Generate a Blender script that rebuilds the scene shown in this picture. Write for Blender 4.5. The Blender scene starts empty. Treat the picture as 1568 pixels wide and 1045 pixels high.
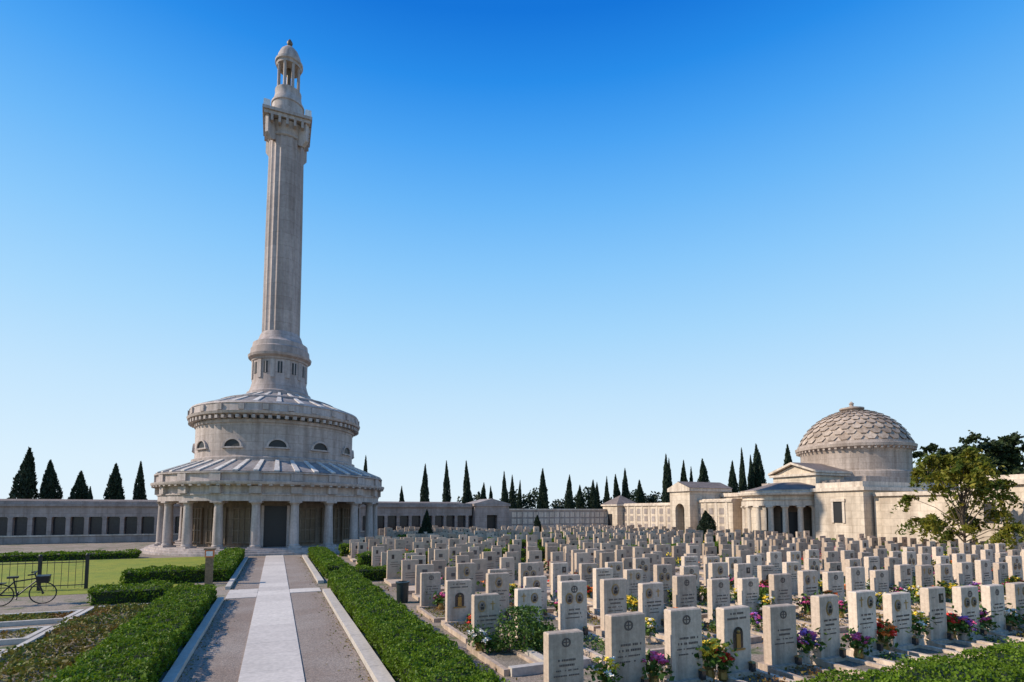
import bpy, math, random
import numpy as np
from mathutils import Vector
random.seed(7); rng=np.random.default_rng(7)
sc=bpy.context.scene
col=sc.collection
def lin(c):
    return tuple(((x/255)/12.92 if x/255<=0.04045 else ((x/255+0.055)/1.055)**2.4) for x in c)

# ---------------------------------------------------------------- materials
def newmat(name):
    m=bpy.data.materials.new(name); m.use_nodes=True
    nt=m.node_tree; b=nt.nodes['Principled BSDF']
    return m,nt,b
def N(nt,t,**k):
    n=nt.nodes.new(t)
    for a,v in k.items(): setattr(n,a,v)
    return n
def mathn(nt,op,a,b=None):
    n=nt.nodes.new('ShaderNodeMath'); n.operation=op
    for i,x in enumerate((a,b)):
        if x is None: continue
        if isinstance(x,(int,float)): n.inputs[i].default_value=x
        else: nt.links.new(x,n.inputs[i])
    return n.outputs[0]
def mixc(nt,fac,a,b,mode='MIX'):
    n=nt.nodes.new('ShaderNodeMix'); n.data_type='RGBA'; n.blend_type=mode
    for i,x in ((0,fac),(6,a),(7,b)):
        if isinstance(x,(int,float)): n.inputs[i].default_value=x
        elif isinstance(x,tuple): n.inputs[i].default_value=(*x[:3],1)
        else: nt.links.new(x,n.inputs[i])
    return n.outputs[2]
def noise(nt,vec,scale,detail=5,rough=0.6):
    n=nt.nodes.new('ShaderNodeTexNoise'); n.inputs['Scale'].default_value=scale
    n.inputs['Detail'].default_value=detail; n.inputs['Roughness'].default_value=rough
    if vec is not None: nt.links.new(vec,n.inputs['Vector'])
    return n.outputs['Fac']
def ramp(nt,fac,p0,p1,c0=(0,0,0),c1=(1,1,1)):
    n=nt.nodes.new('ShaderNodeValToRGB'); e=n.color_ramp.elements
    e[0].position=p0; e[1].position=p1; e[0].color=(*c0,1); e[1].color=(*c1,1)
    nt.links.new(fac,n.inputs[0]); return n.outputs[0]
def bump(nt,b,h,strength=.3,dist=.02):
    n=nt.nodes.new('ShaderNodeBump'); n.inputs['Strength'].default_value=strength; n.inputs['Distance'].default_value=dist
    nt.links.new(h,n.inputs['Height']); nt.links.new(n.outputs[0],b.inputs['Normal'])

def stone(name,c,dark=0.6,scale=1.0,courses=None,cyl=None,rough=.8,streak=True,rand=False,isl=(.68,.645,.61)):
    m,nt,b=newmat(name); tc=N(nt,'ShaderNodeTexCoord').outputs['Object']
    n1=noise(nt,tc,.6*scale,6); n2=noise(nt,tc,9*scale,5)
    cd=tuple(x*dark for x in c)
    f=ramp(nt,n1,.3,.72)
    out=mixc(nt,f,cd,c)
    f2=ramp(nt,n2,.35,.7,(.84,.84,.84),(1.08,1.08,1.08))
    out=mixc(nt,1.0,out,f2,'MULTIPLY')
    if streak:
        mp=N(nt,'ShaderNodeMapping'); mp.inputs['Scale'].default_value=(2.5*scale,2.5*scale,.18*scale)
        nt.links.new(tc,mp.inputs[0]); s=noise(nt,mp.outputs[0],1.6,4)
        out=mixc(nt,1.0,out,ramp(nt,s,.36,.6,(.72,.695,.675),(1.03,1.03,1.03)),'MULTIPLY')
    if rand:
        oi=N(nt,'ShaderNodeObjectInfo').outputs['Random']
        ge=N(nt,'ShaderNodeNewGeometry').outputs['Random Per Island']
        out=mixc(nt,1.0,out,ramp(nt,oi,0,1,(.72,.68,.64),(1.1,1.1,1.08)),'MULTIPLY')
        if rand==2: out=mixc(nt,1.0,out,ramp(nt,ge,0,1,isl,(1.12,1.12,1.1)),'MULTIPLY')
    h=n2
    if courses:
        sp=N(nt,'ShaderNodeSeparateXYZ'); nt.links.new(tc,sp.inputs[0])
        cb=N(nt,'ShaderNodeCombineXYZ')
        if cyl: a=mathn(nt,'MULTIPLY',mathn(nt,'ARCTAN2',sp.outputs[1],sp.outputs[0]),cyl)
        else: a=mathn(nt,'ADD',sp.outputs[0],sp.outputs[1])
        nt.links.new(a,cb.inputs[0]); nt.links.new(sp.outputs[2],cb.inputs[1])
        br=N(nt,'ShaderNodeTexBrick'); nt.links.new(cb.outputs[0],br.inputs['Vector'])
        br.inputs['Scale'].default_value=1; br.inputs['Brick Width'].default_value=courses[0]; br.inputs['Row Height'].default_value=courses[1]
        br.inputs['Mortar Size'].default_value=.014; br.inputs['Mortar Smooth'].default_value=.3
        br.inputs['Color1'].default_value=(1,1,1,1); br.inputs['Color2'].default_value=(.86,.85,.84,1); br.inputs['Mortar'].default_value=(.6,.57,.54,1)
        out=mixc(nt,1.0,out,br.outputs['Color'],'MULTIPLY')
    nt.links.new(out,b.inputs['Base Color']); b.inputs['Roughness'].default_value=rough
    bump(nt,b,h,.25,.02)
    return m
def plain(name,c,rough=.6,metal=0,var=.25,scale=6):
    m,nt,b=newmat(name); tc=N(nt,'ShaderNodeTexCoord').outputs['Object']
    n=noise(nt,tc,scale,4)
    out=mixc(nt,ramp(nt,n,.3,.7),tuple(x*(1-var) for x in c),tuple(x*(1+var*.4) for x in c))
    nt.links.new(out,b.inputs['Base Color']); b.inputs['Roughness'].default_value=rough; b.inputs['Metallic'].default_value=metal
    return m
def leafmat(name,c1,c2,c3=None,tr=.25,ns=.8):
    m,nt,b=newmat(name); ge=N(nt,'ShaderNodeNewGeometry')
    r=ge.outputs['Random Per Island']; tc=N(nt,'ShaderNodeTexCoord').outputs['Object']
    n=noise(nt,tc,ns,3)
    out=mixc(nt,r,c1,c2)
    if c3: out=mixc(nt,ramp(nt,n,.48,.64),out,c3)
    n2=noise(nt,tc,ns*4,3)
    out=mixc(nt,1.0,out,ramp(nt,n2,.3,.65,(.55,.55,.55),(1.15,1.15,1.15)),'MULTIPLY')
    nt.links.new(out,b.inputs['Base Color']); b.inputs['Roughness'].default_value=.55; b.inputs['Specular IOR Level'].default_value=.25
    t=N(nt,'ShaderNodeBsdfTranslucent'); nt.links.new(out,t.inputs[0])
    mx=N(nt,'ShaderNodeMixShader'); mx.inputs[0].default_value=tr
    nt.links.new(b.outputs[0],mx.inputs[1]); nt.links.new(t.outputs[0],mx.inputs[2])
    nt.links.new(mx.outputs[0],nt.nodes['Material Output'].inputs[0])
    return m
def groundmat(name,ca,cb,cc=None,s1=.25,s2=14,bs=.5,pebble=60):
    m,nt,b=newmat(name); tc=N(nt,'ShaderNodeTexCoord').outputs['Object']
    n1=noise(nt,tc,s1,6); n2=noise(nt,tc,s2,6,.7)
    out=mixc(nt,ramp(nt,n1,.35,.65),ca,cb)
    if cc: out=mixc(nt,ramp(nt,noise(nt,tc,s1*3.3,7,.65),.52,.62),out,cc)
    out=mixc(nt,1.0,out,ramp(nt,n2,.3,.7,(.55,.55,.55),(1.3,1.3,1.3)),'MULTIPLY')
    v=N(nt,'ShaderNodeTexVoronoi'); v.inputs['Scale'].default_value=pebble; nt.links.new(tc,v.inputs['Vector'])
    hs=N(nt,'ShaderNodeRGBToBW'); nt.links.new(v.outputs['Color'],hs.inputs[0])
    out=mixc(nt,1.0,out,ramp(nt,hs.outputs[0],.1,.9,(.6,.6,.6),(1.2,1.2,1.2)),'MULTIPLY')
    nt.links.new(out,b.inputs['Base Color']); b.inputs['Roughness'].default_value=.95
    bump(nt,b,n2,bs,.03)
    return m

M={}
M['tower_cyl']=stone('tower_stone',(.56,.465,.42),.77,.5,(1.6,.62),6)
M['tower_trim']=stone('tower_trim_stone',(.58,.485,.44),.73,.8)
M['roofstone']=stone('roof_slab_stone',(.38,.34,.33),.6,.8)
M['roofrib']=stone('roof_rib_stone',(.78,.71,.65),.8,1)
M['shaft']=stone('shaft_stone',(.56,.455,.415),.77,.4,(3.0,1.1),1.45)
M['white']=stone('white_marble',(.85,.82,.80),.9,1,streak=False)
M['dark']=plain('dark_opening_and_shade',(.016,.016,.018),.5)  # openings, plus the painted shade behind the drum cornice blocks
M['bronze']=plain('bronze_gate',(.16,.11,.065),.55,.1)
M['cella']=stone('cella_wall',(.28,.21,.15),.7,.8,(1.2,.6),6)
M['wall']=stone('gallery_plaster',(.46,.39,.355),.75,.3,(1.4,.55))
M['cream']=stone('cream_limestone',(.78,.65,.51),.85,.3,(1.5,.6))
M['creamtrim']=stone('cream_trim',(.77,.645,.52),.8,.6)
M['tile']=stone('grey_roof_tile',(.27,.21,.18),.6,1)
M['dome']=stone('dome_scale_stone',(.60,.48,.395),.6,.9,rand=2)
M['drum']=stone('chapel_drum_stone',(.56,.455,.385),.76,.6,(1.3,.55),5)
M['glass']=plain('gallery_glass',(.03,.035,.045),.15)
M['grave']=stone('gravestone_travertine',(.73,.585,.465),.84,2,rand=1)
M['gravemass']=stone('gravestone_travertine_mixed',(.70,.56,.45),.83,.7,rand=2,streak=False)
M['ink']=plain('engraved_lettering',(.12,.09,.075),.7)
M['photo']=plain('ceramic_portrait',(.06,.05,.048),.2,0,.6,30)
M['portrait']=plain('sepia_portrait',(.30,.24,.20),.25,0,.7,25)
M['brass']=plain('brass_fitting',(.42,.27,.09),.35,.6)
M['iron']=plain('wrought_iron',(.03,.03,.032),.5,.4)
M['kerb']=stone('kerb_stone',(.60,.53,.46),.78,1.5,streak=False)
M['slab']=stone('paving_slab',(.60,.53,.48),.84,1.2,streak=False,rand=2,isl=(.95,.94,.93))
M['bed']=groundmat('grave_bed_gravel',(.32,.26,.20),(.20,.165,.12),None,1,20)
M['gravel']=groundmat('path_gravel',(.28,.205,.16),(.36,.29,.24),None,.5,25,.6,90)
M['earth']=groundmat('cemetery_ground',(.28,.21,.155),(.36,.285,.22),(.11,.13,.045),.3,18)
M['far']=groundmat('meadow_ground',(.10,.12,.04),(.16,.15,.07),None,.02,2,.2,5)
M['lawn']=groundmat('lawn_grass',(.22,.26,.008),(.31,.30,.016),(.17,.22,.008),.4,16,.5,70)
M['hedge']=leafmat('hedge_leaves',(.08,.15,.008),(.20,.30,.018),(.12,.19,.012),.35,1.2)
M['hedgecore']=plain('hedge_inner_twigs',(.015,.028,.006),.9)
M['cyp']=leafmat('cypress_leaves',(.016,.032,.018),(.038,.058,.030),None,.1,.6)
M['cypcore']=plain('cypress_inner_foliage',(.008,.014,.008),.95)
M['bark']=plain('tree_bark',(.11,.08,.055),.9,0,.5,12)
M['robinia']=leafmat('ailanthus_leaves',(.12,.15,.015),(.30,.25,.03),(.08,.12,.015),.4,.5)
M['pine']=leafmat('pine_leaves',(.02,.038,.014),(.05,.07,.022),None,.15,.4)
M['cover']=leafmat('ground_cover_leaves',(.10,.16,.015),(.26,.20,.04),(.20,.10,.03),.25,.7)
M['fgreen']=leafmat('flower_leaves',(.05,.11,.018),(.13,.21,.035),None,.25,3)
for k,c in dict(fred=(.78,.045,.02),fpink=(.76,.12,.30),fyel=(.88,.64,.05),fwhite=(.80,.76,.68),fpurp=(.36,.14,.48),forange=(.88,.21,.02)).items():
    M[k]=plain('petals_'+k[1:],c,.6,0,.25,20)
M['plastic']=plain('dark_green_bin_paint',(.02,.03,.03),.4)
M['wood']=plain('weathered_wood',(.24,.16,.09),.8,0,.4,15)
M['orange']=plain('orange_notice',(.65,.20,.06),.5)
M['rubber']=plain('tyre_rubber',(.02,.02,.02),.7)

# ---------------------------------------------------------------- mesh builder
class MB:
    def __init__(s): s.v=[]; s.f=[]; s.m=[]; s.mats=[]
    def mi(s,k):
        if k not in s.mats: s.mats.append(k)
        return s.mats.index(k)
    def add(s,vs,fs,k):
        o=len(s.v); s.v+=vs; i=s.mi(k)
        for f in fs: s.f.append(tuple(o+x for x in f)); s.m.append(i)
    def box(s,c,d,k,rz=0,taper=1.0):
        x,y,z=d[0]/2,d[1]/2,d[2]/2; ca,sa=math.cos(rz),math.sin(rz); vs=[]
        for sz,t in ((-z,1),(z,taper)):
            for a,b in ((-x,-y),(x,-y),(x,y),(-x,y)):
                a*=t;b*=t
                vs.append((c[0]+a*ca-b*sa,c[1]+a*sa+b*ca,c[2]+sz))
        s.add(vs,[(3,2,1,0),(4,5,6,7),(0,1,5,4),(1,2,6,5),(2,3,7,6),(3,0,4,7)],k)
    def b2(s,x0,x1,y0,y1,z0,z1,k): s.box(((x0+x1)/2,(y0+y1)/2,(z0+z1)/2),(x1-x0,y1-y0,z1-z0),k)
    def lathe(s,prof,k,c=(0,0),seg=64,a0=0,a1=2*math.pi,flute=None,caps=True):
        full=abs(a1-a0-2*math.pi)<1e-6; n=seg if full else seg+1; vs=[]
        for r,z in prof:
            for i in range(n):
                a=a0+(a1-a0)*i/seg; rr=r
                if flute: rr=r*(1-flute[1]*abs(math.sin(a*flute[0]/2))**1.0)
                vs.append((c[0]+rr*math.cos(a),c[1]+rr*math.sin(a),z))
        fs=[]
        for j in range(len(prof)-1):
            for i in range(seg):
                i2=(i+1)%n if full else i+1
                fs.append((j*n+i,j*n+i2,(j+1)*n+i2,(j+1)*n+i))
        if caps and full:
            fs.append(tuple(range(n-1,-1,-1))); t=(len(prof)-1)*n; fs.append(tuple(t+i for i in range(n)))
        s.add(vs,fs,k)
    def tube(s,p,q,r,k,seg=8,r2=None):
        p=Vector(p);q=Vector(q);d=(q-p)
        if d.length<1e-6: return
        d.normalize(); u=d.orthogonal().normalized(); w=d.cross(u); r2=r if r2 is None else r2; vs=[]
        for c,rr in ((p,r),(q,r2)):
            for i in range(seg):
                a=2*math.pi*i/seg; vs.append(tuple(c+u*math.cos(a)*rr+w*math.sin(a)*rr))
        fs=[(i,(i+1)%seg,seg+(i+1)%seg,seg+i) for i in range(seg)]+[tuple(range(seg-1,-1,-1)),tuple(range(seg,2*seg))]
        s.add(vs,fs,k)
    def sphere(s,c,r,k,seg=10,rings=6,sz=1):
        prof=[(max(.001,r*math.sin(math.pi*j/rings)),c[2]-r*sz*math.cos(math.pi*j/rings)) for j in range(rings+1)]
        s.lathe(prof,k,(c[0],c[1]),seg)
    def prism(s,pts,axis,a,b,k):
        n=len(pts); vs=[]
        for t in (a,b):
            for p in pts: vs.append((t,p[0],p[1]) if axis=='x' else (p[0],t,p[1]))
        s.add(vs,[tuple(range(n-1,-1,-1)),tuple(range(n,2*n))]+[(i,(i+1)%n,n+(i+1)%n,n+i) for i in range(n)],k)
    def leaves(s,P,size,k,up=0.0,asp=.32):
        P=np.asarray(P); n=len(P)
        if n==0: return
        d=rng.normal(size=(n,3)); d[:,2]+=up; d/=np.linalg.norm(d,axis=1)[:,None]
        t=rng.normal(size=(n,3)); u=np.cross(d,t); u/=np.linalg.norm(u,axis=1)[:,None]; w=np.cross(d,u)
        sz=(size*rng.uniform(.6,1.3,n))[:,None]
        V=np.stack([P-u*sz*.5,P+w*sz*asp,P+u*sz*.5,P-w*sz*asp],1).reshape(-1,3)
        o=len(s.v); s.v+=list(map(tuple,V.tolist())); i=s.mi(k)
        s.f+=[(o+4*j,o+4*j+1,o+4*j+2,o+4*j+3) for j in range(n)]; s.m+=[i]*n
    def mesh(s,name,smooth=None):
        me=bpy.data.meshes.new(name); me.from_pydata(s.v,[],s.f)
        for k in s.mats: me.materials.append(M[k])
        me.polygons.foreach_set('material_index',s.m)
        if smooth:
            me.polygons.foreach_set('use_smooth',[True]*len(s.f)); me.set_sharp_from_angle(angle=math.radians(smooth))
        me.update(); return me
    def obj(s,name,parent=None,loc=(0,0,0),smooth=None):
        o=bpy.data.objects.new(name,s.mesh(name,smooth)); col.objects.link(o); o.location=loc
        if parent: o.parent=parent
        return o
def empty(name,loc=(0,0,0)):
    e=bpy.data.objects.new(name,None); col.objects.link(e); e.location=loc; return e
def inst(name,me,loc,rz=0,s=(1,1,1)):
    o=bpy.data.objects.new(name,me); col.objects.link(o); o.location=loc; o.rotation_euler=(0,0,rz); o.scale=s; return o

# ---------------------------------------------------------------- ground
g=MB(); g.add([(-3000,-3000,0),(3000,-3000,0),(3000,3000,0),(-3000,3000,0)],[(0,1,2,3)],'far'); g.obj('ground')
def sheet(name,x0,x1,y0,y1,z,k):
    m=MB(); m.add([(x0,y0,z),(x1,y0,z),(x1,y1,z),(x0,y1,z)],[(0,1,2,3)],k); return m.obj(name)
sheet('cemetery_gravel_ground',-70,44,-12,65,.004,'earth')
sheet('gravel_path',-1.5,1.65,-6,39.5,.012,'gravel')
sheet('lawn',-30,-3.0,24.4,41,.012,'lawn')
m=MB(); y=-6
while y<40:
    L=random.choice([.9,1.1,1.3,1.5])
    m.box((.015,y+L/2,.02),(1.07,L-.008,.024+random.uniform(0,.002)),'slab')
    y+=L
m.b2(-1.5,-.53,21.0,22.1,.008,.031,'slab'); m.b2(-1.5,-.53,22.115,23.2,.008,.033,'slab'); m.b2(.56,1.64,21.6,22.6,.008,.031,'slab')
m.obj('paved_path')
m=MB()
def kerbline(x,y0,y1,w,h):
    y=y0
    while y<y1-.05:
        L=min(random.uniform(1.2,1.7),y1-y); m.box((x+random.uniform(-.004,.004),y+L/2,h/2),(w,L-.012,h),'kerb'); y+=L
kerbline(1.80,-5,21.4,.26,.13); kerbline(1.80,24,38.5,.24,.13)
kerbline(-1.6,-5,20.8,.18,.12); kerbline(-1.6,23.6,38.5,.18,.12)
m.obj('path_kerb')
m=MB(); n=2200; yy_=rng.uniform(4,38,n); xx_=np.where(rng.random(n)<.5,-1.5+rng.exponential(.14,n),1.64-rng.exponential(.14,n))
m.leaves(np.stack([xx_,yy_,np.full(n,.024)],1),.045,'cover',2.5); m.obj('fallen_leaves')
m=MB(); n=14000; x=rng.uniform(3.3,30,n); y=rng.uniform(6,28,n); keep=(np.sin(x*1.7+y*.9)+np.sin(y*2.3-x*.6)+rng.normal(size=n)*.5)>.6
m.leaves(np.stack([x,y,rng.uniform(.01,.07,n)],1)[keep],.08,'cover',.2); m.obj('weeds_grass')

# ---------------------------------------------------------------- hedges
def hedge(name,x0,x1,y0,y1,h,size=.05,dens=900,k='hedge'):
    m=MB(); i=.09
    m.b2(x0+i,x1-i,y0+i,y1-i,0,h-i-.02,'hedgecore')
    def bumpf(a,b): return .045*np.sin(a*3.1+b*1.7)+.04*np.sin(a*7.3-b*5.1)+.02*np.sin(b*11+a*2)
    lx,ly=x1-x0,y1-y0
    pts=[]
    n=int(lx*ly*dens); a=rng.uniform(x0,x1,n); b=rng.uniform(y0,y1,n); e=np.minimum(np.minimum(a-x0,x1-a),np.minimum(b-y0,y1-b)); 
    pts.append(np.stack([a,b,h+bumpf(a,b)-np.clip(.12-e,0,1)**1.0*.5-rng.exponential(.025,n)+.015+(rng.random(n)<.03)*rng.uniform(0,.1,n)],1))
    for xs,sg in ((x0,-1),(x1,1)):
        n=int(ly*h*dens); b=rng.uniform(y0,y1,n); z=rng.uniform(.02,h,n)
        pts.append(np.stack([xs+sg*(bumpf(b,z*3)-rng.exponential(.03,n)),b,z],1))
    for ys,sg in ((y0,-1),(y1,1)):
        n=int(lx*h*dens); a=rng.uniform(x0,x1,n); z=rng.uniform(.02,h,n)
        pts.append(np.stack([a,ys+sg*(bumpf(a,z*3)-rng.exponential(.03,n)),z],1))
    m.leaves(np.concatenate(pts),size,k,.3)
    return m.obj(name)
hedge('box_hedge',-2.95,-1.78,4.5,13,.55,.055,1500)
hedge('box_hedge',-2.95,-1.78,13,20.9,.55,.065,900)
hedge('box_hedge',2.02,3.1,4.5,13,.55,.055,1500)
hedge('box_hedge',2.02,3.1,13,23.2,.55,.065,900)
hedge('box_hedge',3.16,20,4.6,5.75,.55,.055,1100)
hedge('box_hedge',-5.6,-1.8,26.4,27.5,.6,.09,500)
hedge('box_hedge',-2.9,-1.8,27.6,39,.6,.1,350)
hedge('box_hedge',2.1,3.1,25.5,38.5,.6,.1,400)
hedge('box_hedge',2.6,5.2,23.9,24.8,.55,.09,500)
hedge('box_hedge',-5.4,-3.3,21.3,22.7,.5,.08,500)
hedge('box_hedge',-30,-8,41.3,42.3,.45,.14,180)
hedge('box_hedge',4,42,29.0,29.8,.75,.12,260)
hedge('box_hedge',4,42,37.6,38.4,.75,.15,160)
hedge('box_hedge',10,42,48.0,48.8,.8,.18,120)

# ---------------------------------------------------------------- tower
T=empty('memorial_column_tower',(0,49.5,0))
m=MB()
m.lathe([(9.3,0),(9.3,.15),(9.0,.15),(9.0,.3),(8.75,.3),(8.75,.42)],'tower_trim',seg=80); m.obj('stepped_base',T)
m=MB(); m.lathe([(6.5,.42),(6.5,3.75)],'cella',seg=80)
for i in range(20):
    a=math.radians(-90+18*i)
    R=6.53
    cx,cy=R*math.cos(a),R*math.sin(a)
    if i==0:
        m.box((cx,cy,1.9),(.12,1.5,2.9),'dark',a)
        for s_ in (-.85,.85): m.box((cx-s_*math.sin(a),cy+s_*math.cos(a),1.9),(.22,.18,3.0),'tower_trim',a)
    else:
        m.box((cx,cy,1.95),(.1,1.5,2.6),'bronze',a)
        for zz in (.75,1.6,2.45,3.2): m.box((cx*1.012,cy*1.012,zz),(.08,1.56,.07),'cella',a)
        for s_ in (-.76,-.38,0,.38,.76): m.box((cx*1.014-s_*math.sin(a),cy*1.014+s_*math.cos(a),1.95),(.06,.06,2.6),'cella',a)
m.obj('inner_cella',T)
m=MB()
for i in range(20):
    a=math.radians(-90+9+18*i); c=(7.95*math.cos(a),7.95*math.sin(a))
    m.box((c[0],c[1],.48),(.86,.86,.12),'tower_trim',a)
    m.lathe([(.37,.54),(.38,.62),(.33,.68),(.335,.7),(.325,1.6),(.275,3.35),(.275,3.4),(.31,3.43),(.29,3.46),(.38,3.58)],'tower_trim',c,20,caps=False)
    m.box((c[0],c[1],3.64),(.82,.82,.12),'tower_trim',a)
m.obj('doric_colonnade',T,smooth=40)
m=MB()
m.lathe([(7.5,3.7),(8.3,3.7),(8.3,4.12),(8.38,4.12),(8.38,4.2),(8.22,4.22),(8.22,4.72),(8.75,4.85),(8.8,4.95),(8.8,5.05),(8.45,5.08),(8.45,5.6),(8.6,5.62),(8.6,5.72),(8.3,5.75),(5.9,6.75)],'tower_trim',seg=80,caps=False)
m.lathe([(7.5,3.7),(6.4,3.72)],'tower_trim',seg=80,caps=False)
for i in range(20):
    a=math.radians(-90+9+18*i)
    m.box((8.33*math.cos(a),8.33*math.sin(a),4.47),(.34,.75,.5),'tower_trim',a)
    m.box((8.42*math.cos(a),8.42*math.sin(a),5.34),(.3,.8,.5),'tower_trim',a)
for i in range(80):
    a=math.radians(4.5*i+2.25); m.box((8.5*math.cos(a),8.5*math.sin(a),4.79),(.45,.24,.1),'tower_trim',a)
m.obj('ring_entablature',T,smooth=30)
def ribs(m,n,r0,z0,r1,z1,w,k,t=.1,off=0):
    for i in range(n):
        a=2*math.pi*i/n+off; ca,sa=math.cos(a),math.sin(a); vs=[]
        for r,z in ((r0,z0),(r1,z1)):
            ww=w*(1 if r==r0 else max(.5,r1/r0))/2
            for s_,dz in ((-ww,0),(ww,0),(ww,t),(-ww,t)):
                vs.append((r*ca-s_*sa,r*sa+s_*ca,z+dz))
        m.add(vs,[(0,1,2,3),(7,6,5,4),(0,4,5,1),(1,5,6,2),(2,6,7,3),(3,7,4,0)],k)
m=MB(); m.lathe([(8.5,5.76),(6.0,6.78)],'roofstone',seg=80,caps=False); ribs(m,40,8.5,5.76,6.0,6.78,.34,'roofrib',.1)
m.obj('lower_roof',T)
m=MB(); m.lathe([(6.25,6.6),(6.25,6.95),(6.1,7.0),(6.02,7.05),(6.02,9.5),(6.12,9.52),(6.12,9.75)],'tower_cyl',seg=96,caps=False)
for i in range(12):
    a=math.radians(-90+30*i); w=.66
    def P(sx,z,r): return (r*math.cos(a)-sx*math.sin(a),r*math.sin(a)+sx*math.cos(a),z)
    n=10; vs=[P(w*math.cos(math.pi*j/n),7.72+w*.85*math.sin(math.pi*j/n),6.05) for j in range(n+1)]
    m.add(vs,[tuple(range(n+1))],'dark')
    for j in range(n):
        a_,b_=math.pi*j/n,math.pi*(j+1)/n; vs=[]
        for r in (5.95,6.14):
            for q,rr in ((a_,w*.94),(b_,w*.94),(b_,w*1.16),(a_,w*1.16)): vs.append(P(rr*math.cos(q),7.72+rr*.85*math.sin(q),r))
        m.add(vs,[(0,1,2,3),(4,5,6,7),(0,4,5,1),(1,5,6,2),(2,6,7,3),(3,7,4,0)],'tower_trim')
    m.box((6.05*math.cos(a),6.05*math.sin(a),7.66),(.2,1.7,.11),'tower_trim',a)
m.obj('upper_drum',T,smooth=30)
m=MB()
m.lathe([(6.1,9.75),(6.15,10.0),(6.2,10.02),(6.6,10.12),(6.66,10.3),(6.5,10.34),(6.45,10.85),(6.5,10.9),(6.4,11.05),(6.2,11.05)],'tower_trim',seg=96,caps=False)
m.lathe([(6.14,9.77),(6.16,10.0)],'dark',seg=96,caps=False)  # shade between the cornice blocks, painted as a near-black ring
for i in range(72):
    a=2*math.pi*i/72; m.box((6.33*math.cos(a),6.33*math.sin(a),9.9),(.42,.24,.24),'tower_trim',a)
for i in range(24):
    a=2*math.pi*(i+.5)/24; m.box((6.5*math.cos(a),6.5*math.sin(a),10.6),(.18,.42,.44),'tower_trim',a)
m.obj('drum_cornice',T,smooth=30)
m=MB(); m.lathe([(6.25,11.02),(4.4,11.75),(2.3,12.55)],'roofstone',seg=80,caps=False); ribs(m,24,6.25,11.02,2.3,12.55,.36,'roofrib',.09)
m.lathe([(4.5,11.72),(4.5,11.86),(4.2,11.98),(4.2,11.85)],'roofstone',seg=80,caps=False)
m.obj('upper_roof',T)
m=MB()
m.lathe([(2.55,12.2),(2.5,12.75),(2.35,12.85),(2.2,13.3),(2.13,13.6),(2.13,15.35),(2.2,15.4),(2.22,15.55),(2.45,15.7),(2.5,15.9),(2.35,15.95),(2.3,16.5),(2.2,16.6),(2.15,17.0),(1.95,17.1),(1.75,17.35),(1.62,17.75),(1.5,17.95)],'shaft',seg=64,caps=False)
for i in range(12):
    a=math.radians(-90+30*i); m.box((2.1*math.cos(a),2.1*math.sin(a),14.7),(.1,.34,.95),'dark',a)
    m.box((2.12*math.cos(a),2.12*math.sin(a),14.7),(.1,.06,.95),'tower_trim',a)
    a=math.radians(-75+30*i); m.box((2.13*math.cos(a),2.13*math.sin(a),14.6),(.14,.34,1.5),'tower_trim',a)
m.obj('column_pedestal',T,smooth=35)
m=MB(); m.lathe([(1.5,17.9),(1.49,22),(1.47,27),(1.43,32),(1.40,35.3)],'shaft',seg=160,flute=(20,.06),caps=False); m.obj('fluted_shaft',T,smooth=60)
zc=-1.55
m=MB(); m.lathe([(1.4,36.5+zc),(1.48,36.6+zc),(1.48,36.75+zc),(1.4,36.8+zc),(1.45,37.2+zc),(1.6,37.6+zc),(1.65,37.7+zc)],'tower_trim',seg=48,caps=False)
for s_ in (-1,1):
    for t_ in (-1,1):
        m.prism([(0,0),(0,1.7),(.9,1.7),(.9,.2),(.55,-.25)],'x',-.16,.16,'tower_trim')
        base=len(m.v)-10; an=math.atan2(t_,s_)-math.pi/2
        for j in range(base,len(m.v)):
            x,y_,z=m.v[j]; y_+=1.35; m.v[j]=(x*math.cos(an)-y_*math.sin(an),x*math.sin(an)+y_*math.cos(an),z+36.1+zc)
for k_ in range(4):
    an=k_*math.pi/2
    for t in (-1.2,-.6,0,.6,1.2):
        c=(1.58*math.cos(an)-t*math.sin(an),1.58*math.sin(an)+t*math.cos(an)); m.box((c[0],c[1],37.52+zc),(.5,.2,.54),'tower_trim',an)
m.b2(-1.82,1.82,-1.82,1.82,37.8+zc,38.1+zc,'tower_trim'); m.b2(-1.95,1.95,-1.95,1.95,38.102+zc,38.36+zc,'tower_trim')
for s_ in (-1,1):
    for t_ in (-1,1): m.box((1.62*s_,1.62*t_,38.66+zc),(.56,.56,.6),'white',0,.85)
m.b2(-1.5,1.5,-1.5,1.5,38.36+zc,38.55+zc,'tower_trim')
m.obj('square_capital',T,smooth=30)
m=MB(); zl=-.85
m.lathe([(1.45,36.95),(1.45,37.6),(1.3,37.7),(1.28,38.3),(1.36,38.35),(1.36,38.5),(1.15,38.9),(1.05,39.5),(1.08,39.6),(1.08,39.75)],'tower_trim',seg=40)
for i in range(8):
    a=math.radians(22.5+45*i); m.lathe([(.16,40.55+zl),(.13,40.75+zl),(.12,42.7+zl),(.16,42.85+zl)],'tower_trim',(.86*math.cos(a),.86*math.sin(a)),10)
m.lathe([(.2,40.5+zl),(.16,42.85+zl)],'bronze',seg=12)
m.lathe([(1.02,42.85+zl),(1.04,43.05+zl),(1.15,43.15+zl),(1.15,43.35+zl),(1.0,43.4+zl),(.93,43.9+zl),(.72,44.4+zl),(.42,44.75+zl),(.16,44.9+zl),(.1,45.05+zl)],'tower_trim',seg=32)
m.lathe([(.1,44.15),(.2,44.25),(.25,44.45),(.16,44.65),(.02,44.85)],'bronze',seg=16)
m.obj('lantern',T,smooth=40)

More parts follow.
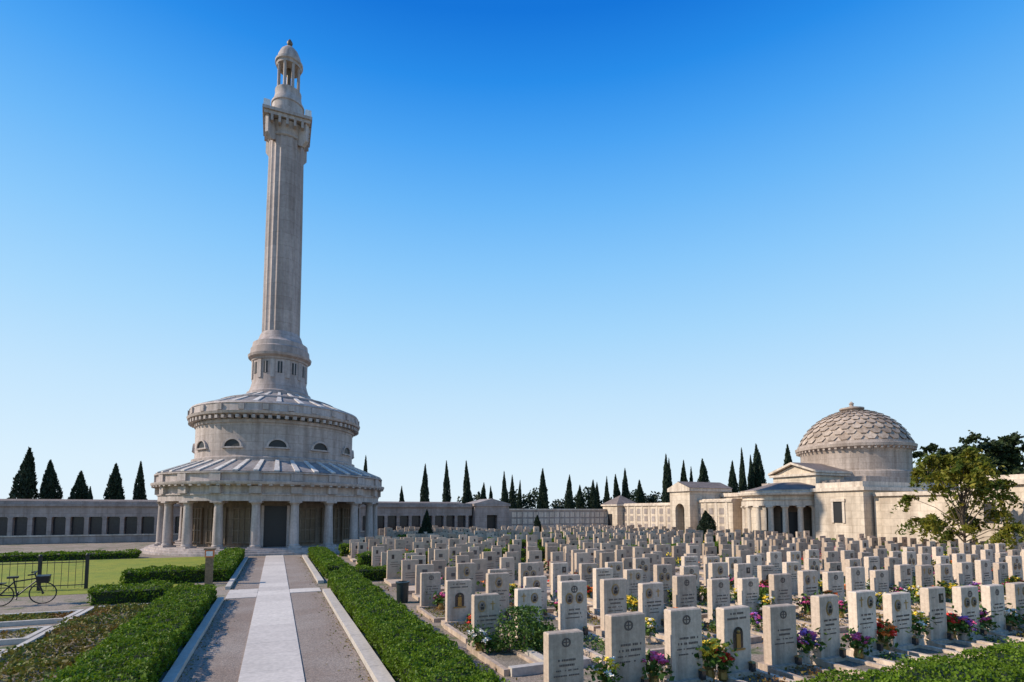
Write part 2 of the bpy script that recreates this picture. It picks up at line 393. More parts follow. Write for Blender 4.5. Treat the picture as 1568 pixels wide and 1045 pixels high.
# ---------------------------------------------------------------- back gallery wall
G=empty('colonnaded_gallery_wall'); yw=64
m=MB(); x0,x1=-75,22.4
m.b2(x0,x1,yw,yw+.5,0,.62,'wall'); m.b2(x0,x1,yw-.06,yw+.5,.62,.74,'creamtrim')
m.b2(x0,x1,yw,yw+.5,2.45,3.45,'wall'); m.b2(x0,x1,yw-.18,yw+.5,3.45,3.66,'wall'); m.b2(x0,x1,yw+.05,yw+.5,3.66,3.95,'wall')
m.obj('wall_base_and_cornice',G)
m=MB(); x=x0+.2
while x<x1:
    w=.34
    m.b2(x-w/2,x+w/2,yw-.03,yw+.45,.742,2.36,'wall'); m.b2(x-w/2-.05,x+w/2+.05,yw-.06,yw+.45,2.362,2.448,'wall')
    x+=1.42
m.obj('piers',G)
m=MB(); m.b2(x0,x1,yw+.46,yw+.49,.745,2.445,'glass'); m.obj('glazing',G)
m=MB(); m.add([(x0,yw+.5,3.6),(x1,yw+.5,3.6),(x1,yw+5,4.2),(x0,yw+5,4.2)],[(0,1,2,3)],'tile'); m.b2(x0,x1,yw+4.5,yw+5,0,4.1,'wall'); m.obj('lean_to_roof',G)
P_=empty('pedimented_pavilion',(0,0,0)); m=MB()
xa,xb=22.6,27.2; yf=yw-.5
for (a,b) in ((xa,24.2),(25.6,xb)): m.b2(a,b,yf,yw+4,0,3.6,'wall')
m.b2(24.2,25.6,yf,yw+4,2.5,3.6,'wall'); m.b2(24.2,25.6,yf+.6,yf+.7,0,2.5,'dark')
m.b2(xa-.15,xb+.15,yf-.15,yw+4,3.602,3.9,'wall')
m.prism([(xa-.2,3.902),(xb+.2,3.902),((xa+xb)/2,4.55)],'y',yf-.1,yw+4,'wall')
m.obj('pavilion_body',P_)
W=empty('columbarium_wall'); m=MB()
m.b2(27.3,43.5,yw,yw+1,0,3.1,'wall'); m.b2(27.3,43.5,yw-.1,yw+1.1,3.102,3.3,'creamtrim')
for r in range(3):
    x=27.8
    while x<43:
        m.b2(x,x+.62,yw-.03,yw+.02,.5+r*.85,1.15+r*.85,'creamtrim'); x+=.78
m.obj('niches',W)
H=empty('corner_kiosk'); m=MB(); m.b2(42.2,45.6,61.5,65,0,3.7,'cream'); m.b2(42,45.8,61.3,65.2,3.702,3.9,'creamtrim')
m.add([(42,61.3,3.902),(45.8,61.3,3.902),(45.8,65.2,3.902),(42,65.2,3.902),(43.9,63.2,5.2)],[(0,1,4),(1,2,4),(2,3,4),(3,0,4)],'tile')
m.b2(42.15,42.25,62.7,63.7,.1,2.6,'dark'); m.obj('kiosk_body',H)
W2=empty('side_wing_wall'); m=MB()
def wing(y0,y1,h,x=43.2):
    m.b2(x,x+3,y0,y1,0,h-.35,'cream'); m.b2(x-.15,x+3.1,y0,y1,h-.348,h-.12,'creamtrim'); m.b2(x-.02,x+3,y0,y1,h-.118,h,'creamtrim')
    m.b2(x-.08,x-.001,y0,y1,.0,.5,'creamtrim')
    y=y0+.8
    while y<y1-.6:
        m.b2(x-.06,x+.02,y-.16,y+.16,.502,h-.36,'creamtrim')
        for r in range(3): m.b2(x-.03,x+.02,y+.4,y+1.05,.75+r*.95,1.4+r*.95,'wall')
        y+=1.5
wing(50.6,61.3,4.0); wing(42.3,47.2,4.3)
m.obj('wing_masonry',W2)
A=empty('arched_gateway'); m=MB()
yc,w,hh=48.9,.75,3.1
m.b2(42,47.8,47.25,yc-w,0,5.2,'cream'); m.b2(42,47.8,yc+w,50.55,0,5.2,'cream')
pts=[(yc-w,hh)]+[(yc-w*math.cos(math.pi*j/10),hh+w*math.sin(math.pi*j/10)) for j in range(1,10)]+[(yc+w,hh),(yc+w,5.2),(yc-w,5.2)]
n=len(pts)
m.add([(42,p[0],p[1]) for p in pts]+[(42.6,p[0],p[1]) for p in pts],[tuple(range(n)),tuple(range(2*n-1,n-1,-1))]+[(i,i+1,n+i+1,n+i) for i in range(10)],'cream')
m.b2(43.2,43.3,yc-w,yc+w,0,5,'bronze')
m.b2(41.8,48,47.05,50.75,5.202,5.55,'creamtrim')
m.prism([(47.0,5.552),(50.8,5.552),(48.9,6.3)],'x',41.8,48.0,'creamtrim')
m.add([(41.7,46.95,5.57),(48.1,46.95,5.57),(48.1,48.9,6.36),(41.7,48.9,6.36)],[(0,1,2,3)],'tile')
m.obj('gate_block',A)

# ---------------------------------------------------------------- domed chapel
C=empty('domed_chapel'); 
m=MB()
m.lathe([(4.5,0),(4.5,.3)],'creamtrim',(46,38),48)
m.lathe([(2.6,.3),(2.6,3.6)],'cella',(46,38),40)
m.lathe([(2.64,.6),(2.64,2.9)],'dark',(46,38),8,math.radians(205),math.radians(240),caps=False)
m.lathe([(3.95,.3),(3.95,3.5)],'cream',(46,38),24,math.radians(88),math.radians(192),caps=False)
for i in range(11):
    a=math.radians(90+18*i)
    c=(46+3.95*math.cos(a),38+3.95*math.sin(a))
    m.lathe([(.33,.3),(.33,.45),(.27,.5),(.23,3.2),(.31,3.35)],'creamtrim',c,14); m.box((c[0],c[1],3.42),(.66,.66,.14),'creamtrim',a)
m.lathe([(3.6,3.5),(4.2,3.5),(4.2,4.0),(4.3,4.02),(4.1,4.05),(4.1,4.4),(4.5,4.5),(4.55,4.7),(4.3,4.75),(4.3,4.95)],'creamtrim',(46,38),56,caps=False)
m.lathe([(4.35,4.9),(1.2,5.75)],'tile',(46,38),56,caps=False)
m.lathe([(3.7,3.52),(.5,3.52)],'creamtrim',(46,38),40,caps=False)
m.obj('round_portico',C,smooth=30)
m=MB()
m.b2(44,55,29.2,33.6,0,4.7,'cream'); m.b2(43.8,55,29.0,33.8,4.702,5.0,'creamtrim'); m.b2(44.05,55,29.25,33.5,5.002,5.45,'creamtrim')
m.b2(46.5,66,42.4,47,0,4.6,'cream'); m.b2(46.3,66,42.4,47.1,4.602,5.0,'creamtrim')
def win(x,y,z0,z1,w,face):
    if face=='x':
        m.b2(x-.03,x+.05,y-w/2,y+w/2,z0,z1,'dark'); m.b2(x-.1,x+.04,y-w/2-.2,y-w/2,z0,z1,'creamtrim'); m.b2(x-.1,x+.04,y+w/2,y+w/2+.2,z0,z1,'creamtrim'); m.b2(x-.14,x+.04,y-w/2-.25,y+w/2+.25,z1+.001,z1+.25,'creamtrim')
    else:
        m.b2(x-w/2,x+w/2,y-.03,y+.05,z0,z1,'dark'); m.b2(x-w/2-.2,x-w/2,y-.1,y+.04,z0,z1,'creamtrim'); m.b2(x+w/2,x+w/2+.2,y-.1,y+.04,z0,z1,'creamtrim'); m.b2(x-w/2-.25,x+w/2+.25,y-.14,y+.04,z1+.001,z1+.25,'creamtrim')
win(44,31.4,2.0,3.8,.8,'x'); win(46.3,29.2,2.2,3.7,.7,'y'); win(50,29.2,2.2,3.7,.7,'y'); win(53,29.2,2.2,3.7,.7,'y')
m.b2(47.5,66,33.6,42.4,0,5.9,'drum'); 
m.obj('side_blocks',C)
m=MB()
m.b2(46.9,52,35.6,40.4,5,6.4,'cream'); m.b2(46.65,52,35.35,40.65,6.402,6.62,'creamtrim')
m.prism([(35.6,6.622),(40.4,6.622),(38,7.5)],'x',46.95,52,'cream')
for (ya,yb) in ((35.25,38),(40.75,38)):
    vs=[(46.55,ya,6.64),(52.2,ya,6.64),(52.2,yb,7.6),(46.55,yb,7.6),(46.55,ya,6.84),(52.2,ya,6.84),(52.2,yb,7.82),(46.55,yb,7.82)]
    m.add(vs,[(0,1,2,3),(0,4,7,3),(0,1,5,4),(1,2,6,5),(2,3,7,6)],'creamtrim'); m.add(vs[4:],[(0,1,2,3)],'tile')
m.b2(49,57,32.2,34.3,5,6.2,'drum')
m.obj('pediment_block',C)
m=MB()
m.lathe([(5.2,5.2),(5.2,6.9),(5.0,7.0),(5.0,8.9),(5.05,9.0),(5.1,9.2),(5.45,9.35),(5.5,9.65),(5.3,9.7),(5.25,9.95),(5.0,9.95)],'drum',(0,0),72,caps=False)
for i in range(60):
    a=2*math.pi*i/60; m.box((5.25*math.cos(a),5.25*math.sin(a),9.2),(.3,.2,.18),'drum',a)
m.obj('dome_drum',C,(56,38,0),30)
m=MB()
Rb,Hd=5.1,3.65; Rs=(Rb*Rb+Hd*Hd)/(2*Hd); amax=math.asin(min(1,Rb/Rs))
def dp(t):
    an=amax*(1-t*.86)
    return (Rs*math.sin(an), 9.95+Hd-Rs*(1-math.cos(an)))
m.lathe([dp(t/14) for t in range(15)],'drum',(0,0),64)
rows=9
for r in range(rows):
    t0,t1=r/rows,(r+1.5)/rows; ra,za=dp(t0); rb,zb=dp(min(t1,1.0)); nn=28
    for i in range(nn):
        a=2*math.pi*(i+.5*(r%2))/nn; w=math.pi/nn*.95
        tm=(t0*.6+t1*.4); rm,zm=dp(min(tm,1))
        def Q(aa,rr,zz,o): return (math.cos(aa)*(rr+o*.7),math.sin(aa)*(rr+o*.7),zz+o*.7)
        vs=[Q(a-w*.5,ra,za,.16),Q(a+w*.5,ra,za,.16),Q(a+w,rm,zm,.10),Q(a,rb,zb,.02),Q(a-w,rm,zm,.10),Q(a-w*.5,ra,za,-.05),Q(a+w*.5,ra,za,-.05)]
        m.add(vs,[(0,1,2,3,4),(0,5,6,1)],'dome')
m.lathe([(.95,13.3),(.95,13.65),(1.15,13.75),(1.15,13.9),(.5,14.05),(.2,14.1),(.18,14.3),(.25,14.4),(.03,14.65)],'drum',(0,0),24)
m.obj('scaled_dome',C,(56,38,0),25)
B=empty('cemetery_wing_building'); m=MB()
m.b2(45,53,22,29,0,4.2,'cream'); m.b2(44.8,53,22,28.95,4.202,4.5,'creamtrim')
m.b2(43.5,53,2,21.9,0,4.7,'cream'); m.b2(43.25,53.1,1.9,22.1,4.702,5.05,'creamtrim'); m.b2(43.55,53,2.05,21.8,5.052,5.35,'creamtrim')
y=20.4
while y>4: win(43.5,y,2.2,3.6,.7,'x'); y-=2.3
m.obj('wing_masonry',B)

# ---------------------------------------------------------------- gravestones
def letters(m,cx,z,w,y,hgt=.032):
    x=cx-w/2
    while x<cx+w/2:
        l=random.uniform(.014,.026)
        if random.random()<.86: m.box((x+l/2,y,z),(l,.004,hgt),'ink')
        x+=l+.010
def oval(m,cx,cz,yf,s=1,k='portrait'):
    n=20; pts=[(.075*s*math.cos(2*math.pi*i/n),.10*s*math.sin(2*math.pi*i/n)) for i in range(n)]
    for sc_,kk,y_ in ((1.2,'brass',yf-.008),(1.0,k,yf-.014)):
        vs=[(cx+p[0]*sc_,y_,cz+p[1]*sc_) for p in pts]+[(cx+p[0]*sc_,yf+.01,cz+p[1]*sc_) for p in pts]
        m.add(vs,[tuple(range(n))]+[(i,(i+1)%n,n+(i+1)%n,n+i) for i in range(n)],kk)
    m.sphere((cx,y_,cz+.025*s),.026*s,'photo',8,5); m.box((cx,y_-.001,cz-.04*s),(.08*s,.006,.06*s),'photo')
def grave(v):
    m=MB(); w,t,h=.60,.17,[1.24,1.28,1.22,1.26,1.18,1.30,1.24,1.2][v%8]; K='grave'; bv=.018
    z0=.14; pr=[]
    for (ins,z) in ((0,z0),(0,h-bv),(bv,h)):
        pr+= [(-w/2+ins,-t/2+ins,z),(w/2-ins,-t/2+ins,z),(w/2-ins,t/2-ins,z),(-w/2+ins,t/2-ins,z)]
    m.add(pr,[(3,2,1,0),(8,9,10,11)]+[(4*j+i,4*j+(i+1)%4,4*j+4+(i+1)%4,4*j+4+i) for j in range(2) for i in range(4)],K)
    m.box((0,-.02,.07),(w+.16,t+.16,.14),K)
    yf=-t/2-.003
    if v in (0,3,6):
        for i in range(16):
            a=2*math.pi*i/16; m.box((.0+.065*math.cos(a),yf,h-.17+.065*math.sin(a)),(.026,.004,.026),'ink')
        m.box((0,yf-.001,h-.17),(.018,.004,.12),'ink'); m.box((0,yf-.002,h-.165),(.09,.004,.018),'ink')
        if v==3: oval(m,-.12,h-.36,yf); oval(m,.12,h-.36,yf)
    elif v==1: oval(m,0,h-.24,yf,1.1)
    elif v==4: oval(m,-.12,h-.24,yf); m.box((.14,yf,h-.24),(.02,.008,.2),'brass'); m.box((.14,yf-.002,h-.2),(.11,.008,.02),'brass')
    elif v==2:
        n=10; W=.11; vs=[(-W,yf-.006,.52),(W,yf-.006,.52)]+[(W*math.cos(math.pi*j/n),yf-.006,.78+W*math.sin(math.pi*j/n)) for j in range(n+1)]
        m.add(vs,[tuple(range(n+3))],'photo')
        m.box((0,yf-.012,.65),(.09,.01,.24),'brass'); m.sphere((0,yf-.01,.81),.032,'brass',8,5); m.box((0,yf-.004,.50),(.30,.03,.025),'brass')
    elif v==5:
        m.box((-.15,yf,h-.2),(.02,.008,.2),'brass'); m.box((-.15,yf-.002,h-.16),(.11,.008,.02),'brass'); oval(m,.12,h-.22,yf)
    else:
        m.box((.13,yf-.004,h-.22),(.14,.014,.19),'photo'); m.box((.13,yf-.012,h-.21),(.06,.01,.09),'portrait')
        m.box((-.14,yf,h-.2),(.10,.006,.012),'ink')
    zz=h-.46-(.14 if v==3 else 0)
    if v==2: zz=h-.1
    for q in range(4 if v not in (2,3) else 3-(v==2)):
        letters(m,random.uniform(-.02,.02),zz,random.choice([.30,.38,.42,.26]),yf,.034 if q<2 else .022); zz-=.085
    m.box((.2,-t/2-.1,.2),(.08,.08,.14),'photo'); m.box((.2,-t/2-.1,.29),(.10,.10,.03),'brass',0,.4)
    L=1.55; y1=-t/2-.08
    for s_ in (-1,1): m.box((s_*.37,y1-L/2,.06),(.10,L,.12),K)
    m.box((0,y1-L-.05,.06),(.84,.10,.125),K)
    m.box((0,y1-L/2,.03),(.62,L-.002,.06),'bed')
    if v%3!=1:
        P=rng.uniform(size=(260,3))*np.array([.56,L*.8,.12])+np.array([-.28,y1-L*.9,.06]); m.leaves(P,.06,'fgreen' if v%2 else 'cover',.5)
    return m.mesh('gravestone')
GM=[grave(v) for v in range(8)]
def bouquet(kcol,n=14,r=.17,h=.34,k2=None):
    m=MB(); m.lathe([(.05,0),(.075,.03),(.06,.12),(.08,.16)],'brass' if random.random()<.5 else 'grave',(0,0),10)
    P=rng.normal(size=(150,3))*np.array([r*.6,r*.6,.08])+np.array([0,0,.10+h*.45]); m.leaves(P,.08,'fgreen',.2)
    for i in range(n):
        a=random.uniform(0,6.28); q=r*math.sqrt(random.random()); c=(q*math.cos(a),q*math.sin(a),h*(.8+.4*random.random())-q*.4)
        k=kcol if (not k2 or random.random()<.6) else k2
        m.tube((0,0,.1),c,.004,'fgreen',4)
        S=random.uniform(.9,1.5)
        for p_ in range(8):
            b=6.28*p_/8; rr=.032*S; ti=random.uniform(-.015,.025)
            d=(math.cos(b),math.sin(b))
            m.add([c,(c[0]+rr*d[0]-.018*S*d[1],c[1]+rr*d[1]+.018*S*d[0],c[2]+.015+ti),(c[0]+rr*1.4*d[0],c[1]+rr*1.4*d[1],c[2]+ti),(c[0]+rr*d[0]+.018*S*d[1],c[1]+rr*d[1]-.018*S*d[0],c[2]+.015+ti)],[(0,1,2,3)],k)
        m.sphere((c[0],c[1],c[2]+.008),.022*S,k,6,4)
    return m.mesh('flower_bouquet')
BQ=[bouquet('fred',34,.19,.38,'forange'),bouquet('fpink',16),bouquet('fyel',24,.2,.42),bouquet('fwhite',12),bouquet('fpurp',18,.2,.38,'fpink'),bouquet('fyel',16,.16,.45,'fwhite'),bouquet('fpink',13,.15,.34,'fwhite'),bouquet('fred',13,.13,.36),bouquet('forange',15,.16,.4,'fyel')]
def shrubmesh(n=900,r=.38,h=.6,k='fgreen',sz=.07,nm='potted_shrub'):
    m=MB(); m.tube((0,0,0),(0,0,h*.5),.02,'bark',6)
    d=rng.normal(size=(n,3)); d/=np.linalg.norm(d,axis=1)[:,None]; q=rng.uniform(.45,1.05,n)[:,None]
    P=d*q*np.array([r,r,h*.5])+np.array([0,0,h*.52]); P+=0.05*np.sin(P*17)
    m.leaves(P,sz,k,.2)
    return m.mesh(nm)
SH=[shrubmesh(),shrubmesh(700,.3,.45)]
rowsN=[7.6,11.3,13.9,16.4]
for ry in rowsN:
    x=4.15 if ry<9 else 4.3+random.uniform(-.1,.3); j=0
    while x<41:
        if random.random()>.03 or ry<9:
            vv=random.randrange(8)
            if ry<9 and j<11: vv=[6,0,0,2,6,1,5,4,7,3,0][j]
            inst('gravestone',GM[vv],(x+random.uniform(-.04,.04),ry+random.uniform(-.05,.05),0),random.uniform(-.035,.035),(random.uniform(.96,1.12),1.1,random.uniform(.90,1.08)))
            if ry<9 and j<11:
                bq=[None,1,2,None,4,None,0,5,7,6,3][j]
                if bq is not None: inst('flower_bouquet',BQ[bq],(x+.52,ry-.05,.06),j,(1.45,)*3)
                if j in (1,3,6,9): inst('flower_bouquet',BQ[(j+4)%9],(x-.5,ry-.2,.06),j,(1.25,)*3)
            elif x<32:
                if random.random()<.72: inst('flower_bouquet',random.choice(BQ),(x+random.choice((-1,1))*random.uniform(.2,.5),ry-random.uniform(.15,.6),.06),random.uniform(0,6),(random.uniform(.95,1.35),)*3)
                if random.random()<.35: inst('flower_bouquet',random.choice(BQ),(x+random.uniform(-.3,.3),ry-random.uniform(.7,1.4),.06),random.uniform(0,6),(random.uniform(.9,1.2),)*3)
            if random.random()<.22: inst('potted_shrub',random.choice(SH),(x+random.uniform(-.1,.1),ry-random.uniform(.6,1.1),.04),random.uniform(0,6),(random.uniform(.6,1),)*3)
        x+=1.19 if ry<9 else 1.12; j+=1
m=MB(); fl=MB(); ry=18.9
while ry<62:
    x=4.4+random.uniform(0,.6)
    if ry>39.5: x=10.6
    while x<41.5:
        if random.random()>.05 and not(28.3<ry<30.3) and not(37<ry<38.9) and not (47.3<ry<49.2) and not (22.4<x<24.0):
            w=.60*random.uniform(.85,1.1); h=random.uniform(1.0,1.34); t=.17; xx=x+random.uniform(-.08,.08); yy=ry+random.uniform(-.08,.08)
            m.box((xx,yy,h/2),(w,t,h),'gravemass',random.uniform(-.05,.05),random.choice([1,1,.97]))
            m.box((xx,yy-.02,.07),(w+.16,t+.16,.14),'gravemass')
            m.box((xx,yy-.9,.07),(w+.2,1.3,.12),'gravemass')
            m.box((xx+random.uniform(-.08,.08),yy-t/2-.004,h-.27),(random.uniform(.08,.18),.014,random.uniform(.1,.22)),random.choice(['photo','portrait','ink']))
            if ry<36:
                for q in range(3): m.box((xx,yy-t/2-.002,h-.5-q*.09),(random.uniform(.25,.4),.006,.022),'ink')
            if random.random()<.7:
                c=(xx+random.choice((-1,1))*random.uniform(.1,.45),yy-random.uniform(.15,.9)); 
                fl.leaves(rng.normal(size=(24,3))*np.array([.14,.14,.1])+np.array([c[0],c[1],.34]),.14,'fgreen',.2)
                fl.leaves(rng.normal(size=(16,3))*np.array([.13,.13,.09])+np.array([c[0],c[1],.48]),.13,random.choice(['fred','fpink','fyel','fwhite','fpink','forange','fyel']),.2)
            if random.random()<.10: fl.leaves(rng.normal(size=(90,3))*np.array([.2,.2,.25])+np.array([xx+.5,yy-.4,.45]),.18,'hedge',.2)
        x+=1.08
    ry+=2.25
m.obj('gravestone_rows'); fl.obj('grave_flowers_mass')

# ---------------------------------------------------------------- cypresses
def cypress(seed,n=5600,lf=.26):
    r_=np.random.default_rng(seed); m=MB(); pk=.20+.05*(seed%3)
    m.tube((0,0,0),(0,0,1.2),.16,'bark',8)
    def prof(t):
        t=np.asarray(t,float); lo=np.clip(t/pk,0,1)**.45; hi=1-np.clip((t-pk)/(1-pk),0,1)**1.8
        return np.where(t<pk,.62+.38*lo,hi)
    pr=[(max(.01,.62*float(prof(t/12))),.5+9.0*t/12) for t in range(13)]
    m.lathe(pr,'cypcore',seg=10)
    t=r_.uniform(0,1,n)**1.15; a=r_.uniform(0,6.283,n)
    lump=1+.10*np.sin(a*3+t*11+seed)+.07*np.sin(a*5-t*17+seed*2)+.06*np.sin(t*31+a*2)
    rr=prof(t)*lump*r_.uniform(.72,1.05,n)
    P=np.stack([rr*np.cos(a)+.10*np.sin(t*5+seed),rr*np.sin(a),.4+t*9.55+r_.normal(size=n)*.06],1)
    d=np.stack([np.cos(a)*.2,np.sin(a)*.2,np.ones(n)],1)+r_.normal(size=(n,3))*.22; d/=np.linalg.norm(d,axis=1)[:,None]
    u=np.cross(d,r_.normal(size=(n,3))); u/=np.linalg.norm(u,axis=1)[:,None]
    s=(lf*r_.uniform(.6,1.4,n))[:,None]
    V=np.stack([P-d*s*.5,P+u*s*.25,P+d*s*.8,P-u*s*.25],1).reshape(-1,3)
    o=len(m.v); m.v+=list(map(tuple,V.tolist())); i=m.mi('cyp'); m.f+=[(o+4*j,o+4*j+1,o+4*j+2,o+4*j+3) for j in range(n)]; m.m+=[i]*n
    return m.mesh('cypress_tree')
CY=[cypress(i) for i in range(6)]
cyl=[(-24,72,9.6,1.15),(-21.8,72,8.4,1.05),(-19.3,72,7.3,1.05),(-18.2,71,5.6,.5),(-16.3,72,8.2,1.0),(-15.6,71,5.5,.5),(-14,72,8.5,.75),(-11.2,73,7.6,.5),
(10.4,72,10.2,.6),(15.3,72,6.3,.55),(18.5,72,9.3,.65),(21.5,72,9.9,.6),(24.6,72,10,.7),(26.9,72,7,.6),(28.4,73,6.6,.5),(30.2,72,8.7,.6),(31.9,73,8.3,.5),(33.3,74,7.6,.45),(36.2,72,9.3,.85),(40.8,72,8.5,.7),(43.2,73,7,.8),(44.9,72,7.8,.8),(46.4,73,7.5,.6),(47.6,72,8.4,.5),(49.5,72,8.8,.8),(51.1,72,9.8,.7),(53.9,72,8,.9),
(59.1,72,12.4,.85),(60.6,73,11.8,.6),(63,72,11.5,.9),(64.4,72,10.5,.6),(66.9,72,11.9,1.15),(73.4,72,11.8,1.0),(76.2,72,14.2,.75),(79.6,72,15,1.3),(78,72,13,.8),(87.6,72,15.4,1.4),(-30,72,8.5,1.1),(-36,72,9,1.0),(-44,72,9,1.1)]
for i,(x,y,h,w) in enumerate(cyl):
    o=inst('cypress_tree',CY[(i*5)%6],(x,y,0),random.uniform(0,6),(w*random.uniform(.92,1.08),w,h/10.1)); o.rotation_euler[0]=random.uniform(-.02,.02); o.rotation_euler[1]=random.uniform(-.02,.02)
inst('cypress_tree',CY[1],(12.3,47.2,0),1,(.48,.48,.31)); inst('cypress_tree',CY[2],(40.3,43,0),2,(.9,.9,.30))
inst('cypress_tree',CY[3],(11,44,0),2,(.42,.42,.17)); inst('cypress_tree',CY[4],(29.5,60,0),2,(.5,.5,.25))
m=MB(); n=16000; x=rng.uniform(26,110,n); top=5.0+1.0*np.sin(x*.55)+.8*np.sin(x*1.3+1)+.5*np.sin(x*3.1)+np.clip((x-55)*.06,0,3)
z=top*rng.uniform(0.15,1,n)**.6; P=np.stack([x,80+rng.uniform(-1.5,1.5,n),z],1); m.leaves(P,.55,'cyp',.1); m.obj('distant_tree_mass')

def broadtree(name,loc,H,R,k,n,lf,seed,trunk=.25,clear=.25,nc=26,droop=0,thin=1.0,asp=.32):
    r_=random.Random(seed); m=MB(); bz=H*clear
    m.tube((0.05*H*.3,0,0),(0.05*H*.3,0,bz),trunk,'bark',10,trunk*.75)
    cl=[]
    m.tube((0.05*H*.3,0,bz),(0,0,H*.8),trunk*.75,'bark',8,.04)
    for i in range(nc):
        a=r_.uniform(0,6.28); zz=r_.uniform(clear+.08,1); rr=R*math.sqrt(max(0.05,1-((zz-.55)/.52)**2))*r_.uniform(.35,1.0)
        c=(rr*math.cos(a),rr*math.sin(a),H*zz*.94); cl.append(c)
        st=(0,0,bz+(c[2]-bz)*r_.uniform(.15,.55)) if c[2]>bz else (0,0,bz)
        mid=tuple((s+e)/2+(0.15*H*.2 if q==2 else 0) for q,(s,e) in enumerate(zip(st,c)))
        m.tube(st,mid,trunk*.3,'bark',6,trunk*.2); m.tube(mid,c,trunk*.2,'bark',5,.015)
    pts=[]
    for c in cl:
        q=R*r_.uniform(.16,.32); nn=n//nc
        for f in range(max(3,nn//26)):
            d=rng.normal(size=3); d/=np.linalg.norm(d); d[2]=d[2]*.6
            L=q*r_.uniform(.8,1.9); t=rng.uniform(.1,1,26)[:,None]
            p=np.array(c)+d*L*t; p[:,2]-=droop*(t[:,0]**2)*L; p+=rng.normal(size=p.shape)*.07*q*2*thin
            pts.append(p)
    m.leaves(np.concatenate(pts),lf,k,.2,asp)
    return m.obj(name,loc=loc)
broadtree('ailanthus_tree',(37.9,19.2,0),7.0,3.1,'robinia',9500,.32,5,.10,.12,40,.8,.7,.2)
for i,(x,y,h,r) in enumerate([(88.6,49,12,3.2),(91,48,13.2,3.6),(94.3,46.2,15,4.2),(97,45,14,3.4),(100,43,14.6,3.6),(104,40,15,4.2),(80,52,11.5,2.6)]):
    broadtree('pine_tree',(x,y,0),h,r,'pine',9000,.5,20+i,.3,.2,26)

# ---------------------------------------------------------------- left side plots, bicycle, fence, notices
def cover(name,x0,x1,y0,y1,n,h=.18):
    m=MB(); m.b2(x0,x1,y0,y1,0,.03,'bed'); x=rng.uniform(x0,x1,n); y=rng.uniform(y0,y1,n)
    hh=h*(.5+.5*np.sin(x*2.3+1)*np.sin(y*1.9)); m.leaves(np.stack([x,y,.03+np.abs(hh)*rng.uniform(.2,1,n)],1),.09,'cover',.8)
    for s_ in (x0-.06,x1+.06): m.b2(s_-.06,s_+.06,y0-.12,y1+.12,0,.12,'kerb')
    for s_ in (y0-.06,y1+.06): m.b2(x0,x1,s_-.06,s_+.06,0,.121,'kerb')
    m.obj(name)
cover('ground_cover_bed',-4.9,-3.15,5,20.2,12000,.3)
yy=8.5; q=0
while yy<20:
    cover('planted_grave_plot',-7.4,-5.2,yy,yy+1.25,500 if q%2 else 1500,.14); cover('planted_grave_plot',-10.9,-8.2,yy,yy+1.25,1200 if q%2 else 300,.12)
    yy+=2.5; q+=1
m=MB()
for x in (-17,-14,-12.6,-11.1,-9.6,-8.1,-6.65): m.b2(x-.05,x+.05,26.0,26.1,0,1.25,'iron'); m.sphere((x,26.05,1.29),.07,'iron')
for z in (.15,1.02): m.b2(-18,-6.6,26.03,26.07,z,z+.03,'iron')
x=-18
while x<-6.6: m.tube((x,26.05,.05),(x,26.05,1.14),.009,'iron',5); x+=.22
m.obj('iron_fence')
Bk=MB()
for cx in (0,1.05):
    pr=24
    for i in range(pr):
        a,b=2*math.pi*i/pr,2*math.pi*(i+1)/pr; Bk.tube((cx+.34*math.cos(a),0,.34+.34*math.sin(a)),(cx+.34*math.cos(b),0,.34+.34*math.sin(b)),.02,'rubber',6)
        if i%2==0: Bk.tube((cx,0,.34),(cx+.33*math.cos(a),0,.34+.33*math.sin(a)),.003,'brass',3)
    Bk.tube((cx,-.05,.34),(cx,.05,.34),.03,'iron')
for p,q in (((0,0,.34),(.42,0,.3)),((.42,0,.3),(.32,0,.85)),((0,0,.34),(.34,0,.75)),((.42,0,.3),(.88,0,.75)),((.34,0,.75),(.86,0,.82)),((.84,0,.95),(1.05,0,.34)),((.84,-.25,1.0),(.84,.25,1.0)),((.84,0,.95),(.84,0,1.0)),((.84,-.25,1.0),(.7,-.27,.98)),((.84,.25,1.0),(.7,.27,.98)),((.42,-.12,.2),(.42,.12,.4))): Bk.tube(p,q,.022,'iron')
Bk.box((.3,0,.89),(.27,.14,.05),'rubber'); Bk.box((-.05,0,.72),(.4,.14,.02),'iron'); Bk.box((1.05,0,.8),(.3,.3,.22),'iron',0,1.15)
o=Bk.obj('bicycle',loc=(-7.9,22.3,.01)); o.rotation_euler=(.08,0,.15)
m=MB(); m.box((0,0,.55),(.28,.2,1.1),'wood'); m.box((0,0,1.25),(.34,.24,.3),'orange'); m.box((0,0,1.43),(.42,.32,.06),'wood'); m.box((0,-.125,1.25),(.24,.012,.2),'fwhite'); m.obj('notice_post',loc=(-2.45,25.7,0))
m=MB(); m.lathe([(.17,0),(.19,.1),(.2,.62),(.23,.63),(.23,.68),(.16,.69),(.15,.4)],'plastic',seg=20,caps=False); m.lathe([(.001,.03),(.17,.02)],'plastic',seg=20,caps=False); m.obj('litter_bin',loc=(3.9,18.0,0),smooth=40)
m=MB(); m.b2(4.0,5.6,9.2,9.36,0,.16,'kerb'); m.b2(4.75,4.92,8.6,10.4,0,.162,'kerb'); m.obj('grave_plot_kerb')
inst('potted_shrub',shrubmesh(2600,.6,1.0,'fgreen',.07),(4.9,10.6,0),0)

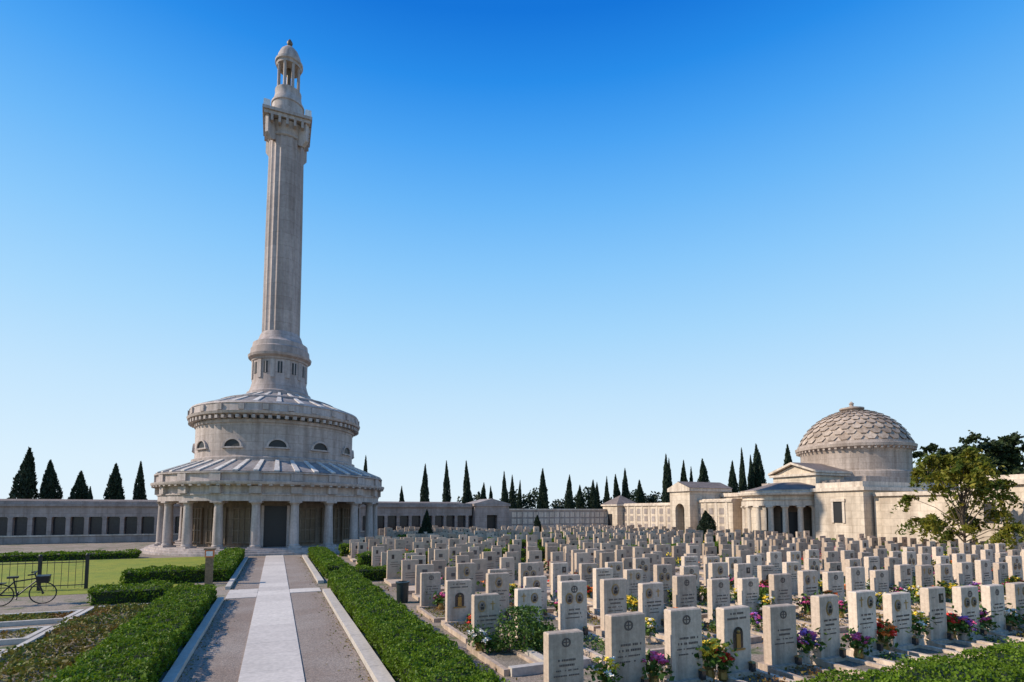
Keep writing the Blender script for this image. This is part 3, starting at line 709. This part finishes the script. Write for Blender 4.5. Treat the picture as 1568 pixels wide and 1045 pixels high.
# ---------------------------------------------------------------- world, sun, camera
az=math.radians(-72); el=math.radians(35)
sd=Vector((math.sin(az)*math.cos(el),math.cos(az)*math.cos(el),math.sin(el)))
L=bpy.data.lights.new('sun','SUN'); L.energy=5.0; L.angle=math.radians(.5); L.color=(1,.89,.74)
so=bpy.data.objects.new('sun',L); col.objects.link(so); so.rotation_euler=sd.to_track_quat('Z','Y').to_euler(); so.location=(-30,60,60)
w=bpy.data.worlds.new('World'); sc.world=w; w.use_nodes=True; nt=w.node_tree
bg=nt.nodes['Background']; sky=nt.nodes.new('ShaderNodeTexSky'); sky.sky_type='NISHITA'; sky.sun_disc=False
sky.sun_elevation=el; sky.sun_rotation=az; sky.air_density=1; sky.dust_density=.6; sky.ozone_density=2
nt.links.new(sky.outputs[0],bg.inputs[0]); bg.inputs[1].default_value=.12
tc=nt.nodes.new('ShaderNodeTexCoord'); sp=nt.nodes.new('ShaderNodeSeparateXYZ'); nt.links.new(tc.outputs['Generated'],sp.inputs[0])
rp=nt.nodes.new('ShaderNodeValToRGB'); nt.links.new(sp.outputs[2],rp.inputs[0]); cr=rp.color_ramp
stops=[(0,(228,244,255)),(.08,(218,240,255)),(.20,(196,230,255)),(.31,(168,218,255)),(.41,(139,203,254)),(.50,(107,185,251)),(.575,(74,165,246)),(.64,(38,142,236)),(.70,(14,118,220)),(1,(20,84,168))]
cr.elements[0].position=0; cr.elements[0].color=(*lin(stops[0][1]),1); cr.elements[1].position=1; cr.elements[1].color=(*lin(stops[-1][1]),1)
for p,c in stops[1:-1]:
    e=cr.elements.new(p); e.color=(*lin(c),1)
bg2=nt.nodes.new('ShaderNodeBackground'); nt.links.new(rp.outputs[0],bg2.inputs[0]); bg2.inputs[1].default_value=1.0
mx=nt.nodes.new('ShaderNodeMixShader'); mx.inputs[0].default_value=.96
nt.links.new(bg.outputs[0],mx.inputs[1]); nt.links.new(bg2.outputs[0],mx.inputs[2]); nt.links.new(mx.outputs[0],nt.nodes['World Output'].inputs[0])
cam=bpy.data.cameras.new('camera'); co=bpy.data.objects.new('camera',cam); col.objects.link(co); sc.camera=co
cam.sensor_width=36; cam.lens=19.06; cam.shift_y=.129; cam.clip_end=6000
co.location=(0,0,3); co.rotation_euler=(math.radians(94.0),0,math.radians(-23.5))
sc.view_settings.view_transform='Standard'; sc.view_settings.look='None'; sc.view_settings.exposure=0
